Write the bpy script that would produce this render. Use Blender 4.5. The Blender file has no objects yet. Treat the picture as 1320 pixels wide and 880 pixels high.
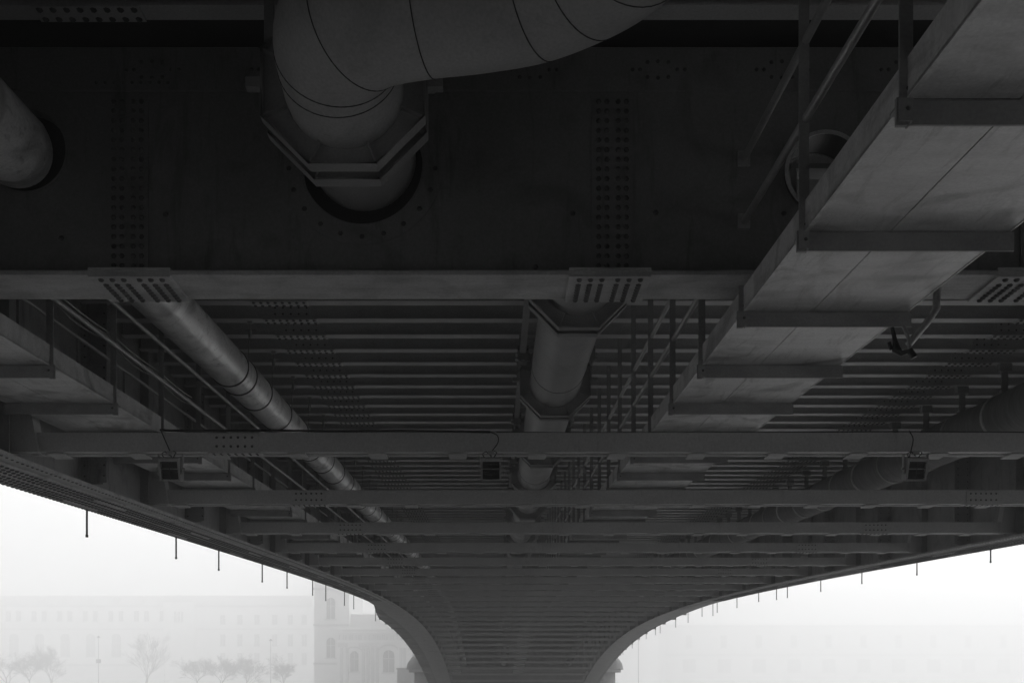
import bpy, bmesh, math, random
import numpy as np
from mathutils import Vector, Matrix
random.seed(7)
R = math.radians
sc = bpy.context.scene
COL = sc.collection

# ------------------------------------------------------------------ camera
ZC = 1.7                       # eye height above the quay
F = 1283.0                     # focal length in photo pixels (1320 wide)
VX, HY = 640.0, 885.0          # vanishing point of the bridge axis / horizon
cam = bpy.data.cameras.new('camera'); co = bpy.data.objects.new('camera', cam)
COL.objects.link(co); co.location = (0, 0, ZC); co.rotation_euler = (R(90), 0, 0)
cam.sensor_width = 36; cam.lens = F/1320*36
cam.shift_x = (660-VX)/1320; cam.shift_y = (HY-440)/1320
cam.clip_start = .05; cam.clip_end = 6000
sc.camera = co

# ------------------------------------------------------------------ world, sun, exposure
SUN_EL, SUN_AZ = 38, 25        # degrees; azimuth from +Y towards +X
w = bpy.data.worlds.new('World'); sc.world = w; w.use_nodes = True
nt = w.node_tree; nt.nodes.clear()
sky = nt.nodes.new('ShaderNodeTexSky'); sky.sky_type = 'NISHITA'; sky.sun_disc = False
sky.sun_elevation = R(SUN_EL); sky.sun_rotation = R(SUN_AZ); sky.dust_density = 6; sky.air_density = 1.5
bw = nt.nodes.new('ShaderNodeRGBToBW'); bg = nt.nodes.new('ShaderNodeBackground'); wo = nt.nodes.new('ShaderNodeOutputWorld')
nt.links.new(sky.outputs[0], bw.inputs[0]); nt.links.new(bw.outputs[0], bg.inputs[0]); nt.links.new(bg.outputs[0], wo.inputs[0])
bg.inputs[1].default_value = .15
sl = bpy.data.lights.new('sun', 'SUN'); sl.energy = 1.4; sl.angle = R(20); sl.color = (1, 1, 1)
so = bpy.data.objects.new('sun', sl); COL.objects.link(so); so.location = (30, 60, 80)
sd = Vector((math.sin(R(SUN_AZ))*math.cos(R(SUN_EL)), math.cos(R(SUN_AZ))*math.cos(R(SUN_EL)), math.sin(R(SUN_EL))))
so.rotation_euler = sd.to_track_quat('Z', 'Y').to_euler()
sc.view_settings.view_transform = 'Standard'; sc.view_settings.look = 'None'
sc.view_settings.exposure = 0.9; sc.view_settings.gamma = 1
sc.cycles.max_bounces = 8; sc.cycles.diffuse_bounces = 5; sc.cycles.volume_bounces = 1
sc.cycles.use_denoising = True; sc.cycles.use_adaptive_sampling = False; sc.cycles.use_light_tree = False; sc.cycles.use_guiding = True

# ------------------------------------------------------------------ materials
def mat(name, v, rough=.6, metal=0, var=.25, scale=2.0, stretch=(1, 1, 1), bump=.0, streak=0, spec=.5, fine=.1):
    m = bpy.data.materials.new(name); m.use_nodes = True
    n = m.node_tree; b = n.nodes['Principled BSDF']; L = n.links
    tc = n.nodes.new('ShaderNodeTexCoord'); mp = n.nodes.new('ShaderNodeMapping')
    mp.inputs['Scale'].default_value = stretch
    L.new(tc.outputs['Object'], mp.inputs[0])
    no = n.nodes.new('ShaderNodeTexNoise'); no.inputs['Scale'].default_value = scale
    no.inputs['Detail'].default_value = 8; no.inputs['Roughness'].default_value = .62
    L.new(mp.outputs[0], no.inputs['Vector'])
    rp = n.nodes.new('ShaderNodeMapRange'); rp.inputs[1].default_value = .3; rp.inputs[2].default_value = .7
    rp.inputs[3].default_value = v*(1-var); rp.inputs[4].default_value = v*(1+var)
    L.new(no.outputs[0], rp.inputs[0])
    out = rp.outputs[0]
    nf = n.nodes.new('ShaderNodeTexNoise'); nf.inputs['Scale'].default_value = 60; nf.inputs['Detail'].default_value = 3
    L.new(tc.outputs['Object'], nf.inputs['Vector'])
    rf = n.nodes.new('ShaderNodeMapRange'); rf.inputs[1].default_value = .3; rf.inputs[2].default_value = .7
    rf.inputs[3].default_value = 1-fine; rf.inputs[4].default_value = 1+fine
    L.new(nf.outputs[0], rf.inputs[0])
    mu = n.nodes.new('ShaderNodeMath'); mu.operation = 'MULTIPLY'; L.new(out, mu.inputs[0]); L.new(rf.outputs[0], mu.inputs[1]); out = mu.outputs[0]
    if streak:
        s = n.nodes.new('ShaderNodeTexNoise'); s.inputs['Scale'].default_value = 1.7; s.inputs['Detail'].default_value = 6
        s.inputs['Distortion'].default_value = 1.4
        L.new(tc.outputs['Object'], s.inputs['Vector'])
        r2 = n.nodes.new('ShaderNodeMapRange'); r2.inputs[1].default_value = .52; r2.inputs[2].default_value = .72
        r2.inputs[3].default_value = 1; r2.inputs[4].default_value = 1-streak
        L.new(s.outputs[0], r2.inputs[0])
        m2 = n.nodes.new('ShaderNodeMath'); m2.operation = 'MULTIPLY'; L.new(out, m2.inputs[0]); L.new(r2.outputs[0], m2.inputs[1]); out = m2.outputs[0]
    L.new(out, b.inputs['Base Color'])
    b.inputs['Roughness'].default_value = rough; b.inputs['Metallic'].default_value = metal
    b.inputs['Specular IOR Level'].default_value = spec
    if bump:
        bp = n.nodes.new('ShaderNodeBump'); bp.inputs['Strength'].default_value = bump; bp.inputs['Distance'].default_value = .02
        L.new(no.outputs[0], bp.inputs['Height']); L.new(bp.outputs[0], b.inputs['Normal'])
    return m
M = {}
M['steel'] = mat('bridge_paint', .32, .6, var=.18, scale=1.3, streak=.25, spec=.3, bump=.08)
M['girder'] = mat('cross_girder_paint', .21, .6, var=.15, scale=1.1, streak=.3, spec=.25, bump=.06)
M['flange'] = mat('flange_paint', .5, .6, var=.2, scale=2.0, stretch=(1, 3, 1), streak=.3, spec=.3)
M['tie'] = mat('tie_beam_paint', .5, .55, var=.1, scale=1.0, spec=.3)
M['rib'] = mat('deck_rib_paint', .58, .5, var=.15, scale=1.2, spec=.4)
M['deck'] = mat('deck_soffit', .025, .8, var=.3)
M['walk'] = mat('galvanised_sheet', .58, .5, metal=.2, var=.14, scale=2.2, stretch=(1, 4, 1), streak=.55, bump=.12)
def scratches(m, amt, sc_, th=.6):
    n = m.node_tree; L = n.links; b = n.nodes['Principled BSDF']; src = b.inputs['Base Color'].links[0].from_socket
    tc = n.nodes.new('ShaderNodeTexCoord'); mp = n.nodes.new('ShaderNodeMapping'); mp.inputs['Scale'].default_value = sc_
    mp.inputs['Rotation'].default_value = (0, 0, .35)
    no = n.nodes.new('ShaderNodeTexNoise'); no.inputs['Scale'].default_value = 1.5; no.inputs['Detail'].default_value = 7; no.inputs['Roughness'].default_value = .7; no.inputs['Distortion'].default_value = .6
    mr = n.nodes.new('ShaderNodeMapRange'); mr.inputs[1].default_value = th; mr.inputs[2].default_value = th+.12; mr.inputs[3].default_value = 1; mr.inputs[4].default_value = 1-amt
    mu = n.nodes.new('ShaderNodeMath'); mu.operation = 'MULTIPLY'
    L.new(tc.outputs['Object'], mp.inputs[0]); L.new(mp.outputs[0], no.inputs['Vector']); L.new(no.outputs[0], mr.inputs[0])
    L.new(src, mu.inputs[0]); L.new(mr.outputs[0], mu.inputs[1]); L.new(mu.outputs[0], b.inputs['Base Color'])
M['post'] = mat('painted_angle_steel', .32, .6, var=.2, scale=4)
M['rail'] = mat('galvanised_tube', .36, .4, metal=.3, var=.15, scale=5)
M['pipe'] = mat('pipe_cladding', .44, .5, var=.1, scale=1.2, streak=.15, spec=.3)
M['galv'] = mat('zinc_duct', .8, .42, metal=.3, var=.3, scale=2.6, stretch=(1, .35, 1), streak=.6, bump=.15)
M['dpipe'] = mat('dark_insulation', .17, .7, var=.3, scale=3, stretch=(1, 6, 1), bump=.4)
M['seam'] = mat('dark_seam', .025, .7)
M['rivet'] = mat('grimy_shaded_rivet', .085, .6, var=.3, scale=9)  # grime plus the shade round the heads, put into one dark colour
M['softrivet'] = mat('shade_dark_rivet', .05, .5, var=.3, scale=9)  # girder rivets darkened in colour to stand for their small shadows
M['black'] = mat('black_metal_and_shade', .012, .5)  # black metal parts; also the painted shade inside the girder holes
M['collar'] = mat('collar_steel', .34, .55, var=.15)
M['glass'] = mat('dark_glass', .02, .1)
M['quay'] = mat('quay_paving', .34, .85, var=.25, scale=.8)
M['stone'] = mat('pier_stone', .28, .8, var=.2, scale=.6, bump=.3)
M['white'] = mat('white_plaster', .62, .8, var=.06, scale=.3)
M['plaster'] = mat('grey_plaster', .68, .8, var=.08, scale=.2)
M['trim'] = mat('stone_trim', .40, .8, var=.08, scale=.4)
M['window'] = mat('window_glass', .04, .25)
M['roof'] = mat('slate_roof', .45, .8)
M['bark'] = mat('bark', .05, .9)
M['lamp'] = mat('lamp_post_paint', .05, .5)
M['flag'] = mat('white_pole', .75, .5)
M['concrete'] = mat('concrete', .16, .85, var=.2, scale=.7, streak=.3)
scratches(M['walk'], .28, (9, 1.6, 5), .54); scratches(M['galv'], .4, (3, 7, 9), .55); scratches(M['girder'], .3, (5, 5, .7), .55)
scratches(M['flange'], .35, (1.2, 8, 8), .56); scratches(M['steel'], .35, (4, 4, .8), .55); scratches(M['pipe'], .15, (2, 6, 1), .58); scratches(M['tie'], .25, (6, 2, 1), .6)
wm = bpy.data.materials.new('river_water'); wm.use_nodes = True
b = wm.node_tree.nodes['Principled BSDF']; b.inputs['Base Color'].default_value = (.10, .10, .10, 1); b.inputs['Roughness'].default_value = .12
nn = wm.node_tree.nodes.new('ShaderNodeTexNoise'); nn.inputs['Scale'].default_value = 1.2; nn.inputs['Detail'].default_value = 4
tcw = wm.node_tree.nodes.new('ShaderNodeTexCoord'); wm.node_tree.links.new(tcw.outputs['Object'], nn.inputs['Vector'])
bb = wm.node_tree.nodes.new('ShaderNodeBump'); bb.inputs['Strength'].default_value = .5; bb.inputs['Distance'].default_value = .1
wm.node_tree.links.new(nn.outputs[0], bb.inputs['Height']); wm.node_tree.links.new(bb.outputs[0], b.inputs['Normal'])
M['water'] = wm

# ------------------------------------------------------------------ mesh helpers
class MB:
    def __init__(s): s.v = []; s.f = []; s.smooth = []; s.mi = []
    def add(s, vs, fs, sm=False, mi=0):
        o = len(s.v); s.v += [tuple(v) for v in vs]
        s.f += [tuple(i+o for i in f) for f in fs]; s.smooth += [sm]*len(fs); s.mi += [mi]*len(fs)
        return s
    def box(s, x0, x1, y0, y1, z0, z1):
        vs = [(x, y, z) for z in (z0, z1) for y in (y0, y1) for x in (x0, x1)]
        return s.add(vs, [(0, 2, 3, 1), (4, 5, 7, 6), (0, 1, 5, 4), (2, 6, 7, 3), (0, 4, 6, 2), (1, 3, 7, 5)])
    def prism(s, poly, axis, a, b):      # poly in the two other axes, extruded along axis from a to b
        n = len(poly)
        def pt(p, t):
            if axis == 'y': return (p[0], t, p[1])
            if axis == 'x': return (t, p[0], p[1])
            return (p[0], p[1], t)
        vs = [pt(p, a) for p in poly] + [pt(p, b) for p in poly]
        fs = [tuple(range(n)), tuple(range(2*n-1, n-1, -1))] + [(i, i+n, (i+1) % n+n, (i+1) % n) for i in range(n)]
        return s.add(vs, fs)
    def sweep(s, prof, ys, zf, close=True):   # profile (x,z) swept along y, z offset zf(y); prof may be a function of y
        rings = []
        for y in ys:
            p = prof(y) if callable(prof) else prof
            rings.append([(q[0], y, q[1]+zf(y)) for q in p])
        n = len(rings[0]); vs = [v for r in rings for v in r]; fs = []
        for k in range(len(rings)-1):
            for i in range(n if close else n-1):
                j = (i+1) % n; fs.append((k*n+i, (k+1)*n+i, (k+1)*n+j, k*n+j))
        if close: fs += [tuple(range(n)), tuple(range(len(vs)-1, len(vs)-1-n, -1))]
        return s.add(vs, fs)
    def tube(s, pts, r, n=12, cap=True, sm=True):
        pts = [Vector(p) for p in pts]; rs = r if isinstance(r, (list, tuple)) else [r]*len(pts)
        vs = []; t0 = None; nrm = None
        for k, p in enumerate(pts):
            a = pts[max(k-1, 0)]; c = pts[min(k+1, len(pts)-1)]; t = (c-a).normalized()
            if nrm is None:
                nrm = t.cross(Vector((0, 0, 1)));
                if nrm.length < .1: nrm = t.cross(Vector((1, 0, 0)))
                nrm.normalize()
            else:
                nrm = (nrm - t*nrm.dot(t)).normalized()
            bi = t.cross(nrm)
            for i in range(n):
                a_ = 2*math.pi*i/n
                vs.append(p+(nrm*math.cos(a_)+bi*math.sin(a_))*rs[k])
        fs = [(k*n+i, k*n+(i+1) % n, (k+1)*n+(i+1) % n, (k+1)*n+i) for k in range(len(pts)-1) for i in range(n)]
        s.add(vs, fs, sm)
        if cap:
            m = len(pts); s.add(vs[:n], [tuple(range(n))]); s.add(vs[(m-1)*n:], [tuple(range(n))])
        return s
    def ring(s, c, axis, r0, r1, h, n=48):    # annulus of radial r0..r1, thickness h centred, axis vector
        c = Vector(c); ax = Vector(axis).normalized(); u = ax.cross(Vector((0, 0, 1)))
        if u.length < .1: u = ax.cross(Vector((1, 0, 0)))
        u.normalize(); w_ = ax.cross(u); vs = []
        for i in range(n):
            a = 2*math.pi*i/n; d = u*math.cos(a)+w_*math.sin(a)
            vs += [c+d*r0-ax*h/2, c+d*r1-ax*h/2, c+d*r1+ax*h/2, c+d*r0+ax*h/2]
        fs = []
        for i in range(n):
            j = (i+1) % n
            for q in range(4): fs.append((4*i+q, 4*j+q, 4*j+(q+1) % 4, 4*i+(q+1) % 4))
        return s.add(vs, fs, False)
    def rivet(s, c, d, r=.018, h=None, n=6):
        c = Vector(c); d = Vector(d); h = h or r*.65
        u = d.cross(Vector((0, 0, 1)));
        if u.length < .1: u = d.cross(Vector((1, 0, 0)))
        u.normalize(); w_ = d.cross(u)
        vs = [c+(u*math.cos(2*math.pi*i/n)+w_*math.sin(2*math.pi*i/n))*r for i in range(n)]
        vs += [c+d*h*.75+(u*math.cos(2*math.pi*i/n)+w_*math.sin(2*math.pi*i/n))*r*.7 for i in range(n)]
        vs += [c+d*h]
        fs = [(i, (i+1) % n, (i+1) % n+n, i+n) for i in range(n)]+[(i+n, (i+1) % n+n, 2*n) for i in range(n)]
        return s.add(vs, fs, True, 1)
    def build(s, name, m, parent=None, at=None, rm='rivet'):
        me = bpy.data.meshes.new(name); me.from_pydata(s.v, [], s.f)
        bm = bmesh.new(); bm.from_mesh(me); bmesh.ops.recalc_face_normals(bm, faces=bm.faces); bm.to_mesh(me); bm.free()
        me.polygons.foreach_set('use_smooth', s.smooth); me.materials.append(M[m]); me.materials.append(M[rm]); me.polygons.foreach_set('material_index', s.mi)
        o = bpy.data.objects.new(name, me); COL.objects.link(o)
        if at: o.location = at
        if parent: adopt(o, parent)
        return o
WL = {}                                       # world locations
def wl(o): return WL.get(o.name, Vector(o.location))
def adopt(o, parent):
    WL[o.name] = Vector(o.location)
    o.parent = parent
    o.matrix_parent_inverse = Matrix.Translation(-wl(parent))
def tag(o, label=None, cat=None, group=None, kind=None):
    if label: o['label'] = label
    if cat: o['category'] = cat
    if group: o['group'] = group
    if kind: o['kind'] = kind
    return o
def thing(name, label, cat, loc, group=None):
    o = bpy.data.objects.new(name, None); COL.objects.link(o); o.location = loc; o.empty_display_size = .3
    WL[o.name] = Vector(loc)
    return tag(o, label, cat, group)
def copy_part(src, parent, dloc):
    c = src.copy(); COL.objects.link(c); c.location = Vector(src.location)+Vector(dloc)
    WL[c.name] = Vector(c.location); c.parent = parent; c.matrix_parent_inverse = Matrix.Translation(-wl(parent))
    return c
def P(x, y, D): return Vector(((x-VX)*D/F, D, ZC+(HY-y)*D/F))

# ------------------------------------------------------------------ the ground, water
g = MB(); g.box(-60, 60, -60, 4.5, -.6, 0); tag(g.build('quay', 'quay'), kind='structure')
g = MB(); g.add([(-900, -900, -3.0), (900, -900, -3.0), (900, 900, -3.0), (-900, 900, -3.0)], [(0, 1, 2, 3)])
tag(g.build('river_water', 'water'), kind='structure')
g = MB(); g.box(-880, 880, 135, 880, -4, .1); tag(g.build('river_bank', 'quay'), kind='structure')
g = MB(); g.box(-880, 880, 4.2, 4.6, -4, .05); g.box(-880, 880, -60, 4.2, -4, -.61)
tag(g.build('river_bank', 'concrete'), kind='structure')

# ------------------------------------------------------------------ longitudinal profiles of the bridge
def zc(D): return .0551*D-.0001434*D*D
RIBH = ZC+3.96           # underside of ribs at D=0
tie_y = [570.5, 640.2, 678.9, 704.8, 723.2, 736.8, 747, 756, 764.3, 771.8, 778.6, 784.8, 790.6, 796.8, 803.3, 810.2, 817.0, 823.8, 830.6, 837.7, 845.2, 852.7, 860.3, 868.4, 876.6]
TD = [10.12+4*i for i in range(25)]
_tz = [(885-y)*d/F for y, d in zip(tie_y, TD)]
_pf = np.polyfit(np.array(TD)/100, _tz, 5)
def tz(D):                                   # centre height of the lower cross ties
    if D < 10.12: return ZC+float(np.polyval(_pf, .1012))-.02*(10.12-D)
    if D > 106.2: return ZC+float(np.polyval(_pf, 1.062))-.16*(D-106.2)
    return ZC+float(np.polyval(_pf, D/100))
def rib(D): return RIBH+zc(D)
def deckz(D): return RIBH+.31+zc(D)
XL, XR = -5.0, 9.5

bridge = thing('steel_bridge', 'grey riveted steel girder bridge crossing the foggy river overhead, seen from underneath', 'bridge', (2.2, 55, ZC))
ST = [-26+2*i for i in range(69)]            # stations to 110
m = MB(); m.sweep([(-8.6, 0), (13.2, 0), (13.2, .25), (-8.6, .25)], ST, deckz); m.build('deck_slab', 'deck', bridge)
# sidewalk edge beams
for x in (-8.6, 13.2-.16):
    m = MB(); m.sweep([(x, -.35), (x+.16, -.35), (x+.16, .6), (x, .6)], ST, lambda y: deckz(y)-.003); m.build('edge_beam', 'steel', bridge)

# ribs (transverse floor beams)
m = MB()
m.box(XL+.02, XR-.02, -.07, .07, 0, .016); m.box(XL+.02, XR-.02, -.006, .006, .016, .308)
for sx in (-2.6, 6.92):
    m.box(sx-.34, sx+.34, -.072, .072, -.012, 0)
    m.box(sx-.24, sx+.24, -.017, -.006, .04, .27)
    for k in range(8):
        for yy in (-.045, .045): m.rivet((sx-.3+k*.0857, yy, -.012), (0, 0, -1), .023)
    for k in range(5):
        for zz in (.08, .16, .23): m.rivet((sx-.2+k*.1, -.017, zz), (0, -1, 0), .014)
rd = [4.36, 5.03, 5.69, 6.36]+[12.6+.6667*k for k in range(-8, 138)]
rd = [d for d in rd if d < 103.5]
base = None
for k, d in enumerate(rd[:98]):
    if base is None: base = m.build('deck_rib', 'rib', bridge, (0, d, rib(d))); b0 = d
    else: copy_part(base, bridge, (0, d-b0, rib(d)-rib(b0)))
m = MB()
for d in rd[98:]:
    m.box(XL+.02, XR-.02, d-.07, d+.07, rib(d), rib(d)+.016); m.box(XL+.02, XR-.02, d-.006, d+.006, rib(d)+.016, rib(d)+.308)
if rd[98:]: tag(m.build('deck_rib', 'rib', bridge), kind='stuff')

# ------------------------------------------------------------------ main girders
def mains(X, s, xi, xo):                      # X web, s=outward sign, xi/xo flange inner/outer edge
    web = MB(); ys = [-26+2*i for i in range(69)]
    vs = []; 
    def lo(y): return tz(y)-.17
    rings = []
    for y in ys:
        a, b_ = X, X+s*.02
        vs += [(a, y, lo(y)), (b_, y, lo(y)), (b_, y, deckz(y)-.002), (a, y, deckz(y)-.002)]
    fs = []
    for k in range(len(ys)-1):
        for q in range(4): fs.append((4*k+q, 4*(k+1)+q, 4*(k+1)+(q+1) % 4, 4*k+(q+1) % 4))
    web.add(vs, fs)
    girder = web.build('main_girder', 'steel', bridge)
    def xout(y):
        if y < 44: return xo
        if y < 57: return xo+s*.40*(y-44)/13
        return xo+s*(.40+.2*min(1, (y-57)/37))
    # bottom flange: plate with a stepped cover plate
    fl = MB(); fs_ = [-26+1.0*i for i in range(138)]
    fl.sweep(lambda y: [(xi, -.02), (xout(y), -.02), (xout(y), .015), (xi, .015)], fs_, lambda y: lo(y)-.001)
    for (a, b_) in [(-20, 15.2), (15.6, 31), (31.5, 52)]:
        cv = MB()
        n = int((b_-a)/1.0); st = [a+(b_-a)*i/n for i in range(n+1)]
        x0 = xi+s*.20; x1 = xo-s*.03
        cv.sweep([(x0, -.042), (x1, -.042), (x1, -.0205), (x0, -.0205)], st, lambda y: lo(y)-.001)
        cv.build('cover_plate', 'flange', girder)
    rv = fl; y = 9.5
    wdt = abs(xo-xi)
    while y < 44:
        dz = lo(y)
        dense = ((y-2) % 4.0) < 2.9
        for q, off in enumerate([.26, .35, .44, .56, .65, .74, .83]):
            if not dense and q in (1, 5): continue
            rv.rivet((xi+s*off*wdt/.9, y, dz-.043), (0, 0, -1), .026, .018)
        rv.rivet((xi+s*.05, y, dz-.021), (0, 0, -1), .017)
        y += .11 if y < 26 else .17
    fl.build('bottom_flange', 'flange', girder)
    # stiffeners on the inner face
    y = 7.97; n = 0; first = {}
    while y < 100:
        top = deckz(y)-.03; bot = lo(y)+.02
        wide = (n % 2 == 0)
        wd = .27 if wide else .12
        sm = MB(); a, b_ = X-s*.001, X-s*wd
        sm.box(min(a, b_), max(a, b_), y-.008, y+.008, bot, top)
        if wide:
            sm.box(X-s*wd-.05, X-s*wd+.05, y-.024, y-.008, bot+.02, top)
            for zz in np.arange(bot+.1, top-.1, .13):
                sm.rivet((X-s*.05, y-.008, zz), (0, -1, 0), .014); 
                if y < 30: sm.rivet((X-s*wd+.02, y-.024, zz), (0, -1, 0), .014)
        sm.build('stiffener', 'steel', girder)
        n += 1; y += 2.0
    # inner angle along the flange
    an = MB(); ax0, ax1 = X-s*.001, X-s*.13
    an.sweep([(min(ax0, ax1), .016), (max(ax0, ax1), .016), (max(ax0, ax1), .03), (min(ax0, ax1), .03)], fs_, lambda y: lo(y)-.001)
    y = 10.2
    while y < 26:
        an.rivet((X-s*.07, y, lo(y)+.029), (0, 0, 1), .016); y += .12
    an.build('flange_angle', 'steel', girder)
    return girder, xout, lo
gl, xoutl, lo_ = mains(XL, -1, -4.84, -5.76)
gr, xoutr, _ = mains(XR, 1, 9.32, 10.1)
# outer haunch plating beside the far pier (side wall of the haunch)
def haunch(girder, s, xout, X2):
    ys = [47+1.5*i for i in range(43)]; vs = []; fs = []
    for y in ys:
        t = max(0, min(1, (y-47)/14)); x1 = xout(y)-s*.03; x2 = xout(y)+s*X2*t
        z = lo_(y)
        vs += [(x1, y, z+.0), (x2, y, z+.10), (x2, y, z+.16), (x1, y, z+.10)]
    for k in range(len(ys)-1):
        for q in range(4): fs.append((4*k+q, 4*(k+1)+q, 4*(k+1)+(q+1) % 4, 4*k+(q+1) % 4))
    h = MB(); h.add(vs, fs); o = h.build('haunch_plate', 'steel', girder)
    for y in np.arange(56, 104, 4.0):
        t = max(0, min(1, (y-47)/14))*.97; r_ = MB(); x1 = xout(y); r_.box(min(x1, x1+s*X2*t), max(x1, x1+s*X2*t), y-.03, y+.03, lo_(y)-.03, lo_(y)+.09)
        r_.build('haunch_stiffener', 'collar', girder)
haunch(gl, -1, xoutl, 1.0); haunch(gr, 1, xoutr, .35)
# drain pipes hanging under the sidewalk edges
def drains(xs, X):
    for (px, pb) in xs:
        D = X*F/(px-VX); b_ = P(px, pb, D); top = deckz(D)+.02
        ln = MB(); ln.tube([(0, 0, 0), (0, 0, top-b_.z)], 0.016, 8); ln.tube([(0, 0, .0), (0, 0, .035)], .022, 8); ln.build('drain_pipe', 'black', bridge, tuple(b_))
drains([(112, 692), (227, 720), (282, 735), (338, 750), (370, 758), (403, 767), (420, 774), (444, 780), (456, 784.5), (484, 800)], -6.05)
drains([(1277, 725), (1182, 741), (1111, 752), (1058, 762), (1015, 770), (1001, 772.5), (978, 775), (950, 783), (924.5, 789), (919, 793), (905, 794), (887, 802), (871, 808), (851, 815.5), (845, 818), (833, 823), (815, 835), (803, 843)], 10.55)

# ------------------------------------------------------------------ cross ties
tm = MB(); tm.box(XL+.03, XR-.03, -.008, 0.0, -.097, .097); tm.box(XL+.03, XR-.03, 0, .085, .085, .097); tm.box(XL+.03, XR-.03, 0, .085, -.097, -.088)
tb = MB(); tb.box(XL+.2, XR-.2, .13, .20, -.100, -.088); tb.box(XL+.2, XR-.2, .13, .142, -.088, .05)
for k in range(17):
    x = -4.5+k*.82; tb.box(x-.09, x+.09, .02, .26, -.113, -.1015)
spms = []
for sx in (-2.66, 6.9):
    spm = MB(); spms.append(spm)
    spm.box(sx-.235, sx+.235, -.02, -.008, -.085, .085)
    for k in range(6):
        for zz in (-.045, .045): spm.rivet((sx-.18+k*.072, -.02, zz), (0, -1, 0), .015)
    spm.box(sx-.27, sx+.27, -.004, .09, -.11, -.098)
    for k in range(7):
        for yy in (.02, .07): spm.rivet((sx-.22+k*.073, yy, -.11), (0, 0, -1), .015)
ebms = []
for (x, s) in ((XL, 1), (XR, -1)):
    ebm = MB(); ebms.append(ebm)
    a, b_ = sorted((x+s*.02, x+s*.24))
    poly = [(x+s*.10, -.11), (x+s*.36, -.11), (x+s*.26, .48), (x+s*.002, .48)]
    ebm.prism(poly, 'y', -.05, -.03); ebm.prism([(x+s*.30, -.10), (x+s*.36, -.112), (x+s*.26, .482), (x+s*.2, .482)], 'y', -.03, .12)
prev = None
for i, D in enumerate(TD):
    z = tz(D)
    if prev is None:
        t0 = tm.build('tie_beam', 'tie', bridge, (0, D, z)); b0_ = tb.build('back_angle', 'flange', t0, (0, D, z))
        subs = [b0_]+[q.build('splice_plate', 'tie', t0, (0, D, z)) for q in spms]+[q.build('end_bracket', 'tie', t0, (0, D, z)) for q in ebms]; prev = (D, z)
    else:
        dl = (0, D-prev[0], z-prev[1]); t = copy_part(t0, bridge, dl)
        for q in subs: copy_part(q, t, dl)

m = MB(); zb = tz(107.9)-.15
m.box(XL+.03, XR-.03, 107.9, 107.94, zb, deckz(107.9)-.01)
for k in range(15): m.box(XL+.6+k*.95, XL+.63+k*.95, 107.7, 107.899, zb, deckz(107.7)-.01)
m.build('pier_diaphragm', 'steel', bridge)
# ------------------------------------------------------------------ near cross girder with pipe holes
YG = 6.72
def W(x, y): p = P(x, y, YG); return p.x, p.z
FZ = P(0, 367, YG).z+.0                      # underside of flange
top_z = P(0, 66, YG).z
holes = []
for (cx_, cy_, rp) in ((467, 212, 80), (33, 195, 55), (1062, 225, 52)):
    x, z = W(cx_, cy_); holes.append((x, z, rp*YG/F))
wbm = MB()
def web_face(yy, flip=False):
    zb, zt = FZ+.02, top_z
    xs = []
    hs = sorted(holes)
    x = XL
    def quad(x0, x1, z0, z1):
        if x1-x0 > 1e-4 and z1-z0 > 1e-4: wbm.add([(x0, yy, z0), (x1, yy, z0), (x1, yy, z1), (x0, yy, z1)], [(0, 1, 2, 3)])
    for (hx, hz, r) in hs:
        e = r*1.08
        quad(x, hx-e, zb, zt); quad(hx-e, hx+e, zb, hz-e); quad(hx-e, hx+e, hz+e, zt)
        n = 64; vs = []
        for i in range(n):
            a = 2*math.pi*i/n; c, s_ = math.cos(a), math.sin(a); k = e/max(abs(c), abs(s_))
            vs += [(hx+r*c, yy, hz+r*s_), (hx+k*c, yy, hz+k*s_)]
        wbm.add(vs, [(2*i, 2*i+1, (2*i+3) % (2*n), (2*i+2) % (2*n)) for i in range(n)])
        x = hx+e
    quad(x, XR, zb, zt)
web_face(YG-.01); web_face(YG+.01)
cg = wbm.build('cross_girder', 'girder', bridge)
# flange
m = MB(); m.box(XL+.01, XR-.01, YG-.16, YG+.25, FZ, FZ+.026); m.box(XL+.01, XR-.01, YG-.13, YG-.011, FZ+.026, FZ+.045); m.box(XL+.01, XR-.01, YG+.011, YG+.2, FZ+.026, FZ+.045)
m.build('bottom_flange', 'flange', cg)
# flange cover plates with rivets
for px in (178, 783, 1322):
    x = P(px, 367, YG).x; m = MB()
    m.box(x-.27, x+.27, YG-.168, YG+.258, FZ-.016, FZ-.0005)
    m.box(x-.27, x+.27, YG-.172, YG-.131, FZ+.0265, FZ+.045)
    for q, dx in enumerate((-.20, -.125, -.05, .055, .13, .205)):
        for k in range(9):
            yy = YG-.125+k*.0435
            if k == 1: continue
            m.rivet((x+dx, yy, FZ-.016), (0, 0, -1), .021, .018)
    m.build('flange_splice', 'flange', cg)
# web splice strips
for px in (166, 789, 1340):
    x = P(px, 250, YG).x; zt_ = P(0, 124, YG).z; m = MB()
    m.box(x-.138, x+.138, YG-.022, YG-.0105, FZ+.06, zt_)
    n = 18
    for k in range(n):
        zz = FZ+.12+(zt_-FZ-.17)*k/(n-1)
        for dx in (-.093, -.038, .038, .093): m.rivet((x+dx, YG-.022, zz), (0, -1, 0), .019, .017)
    m.build('web_splice', 'girder', cg, rm='softrivet')
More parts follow.
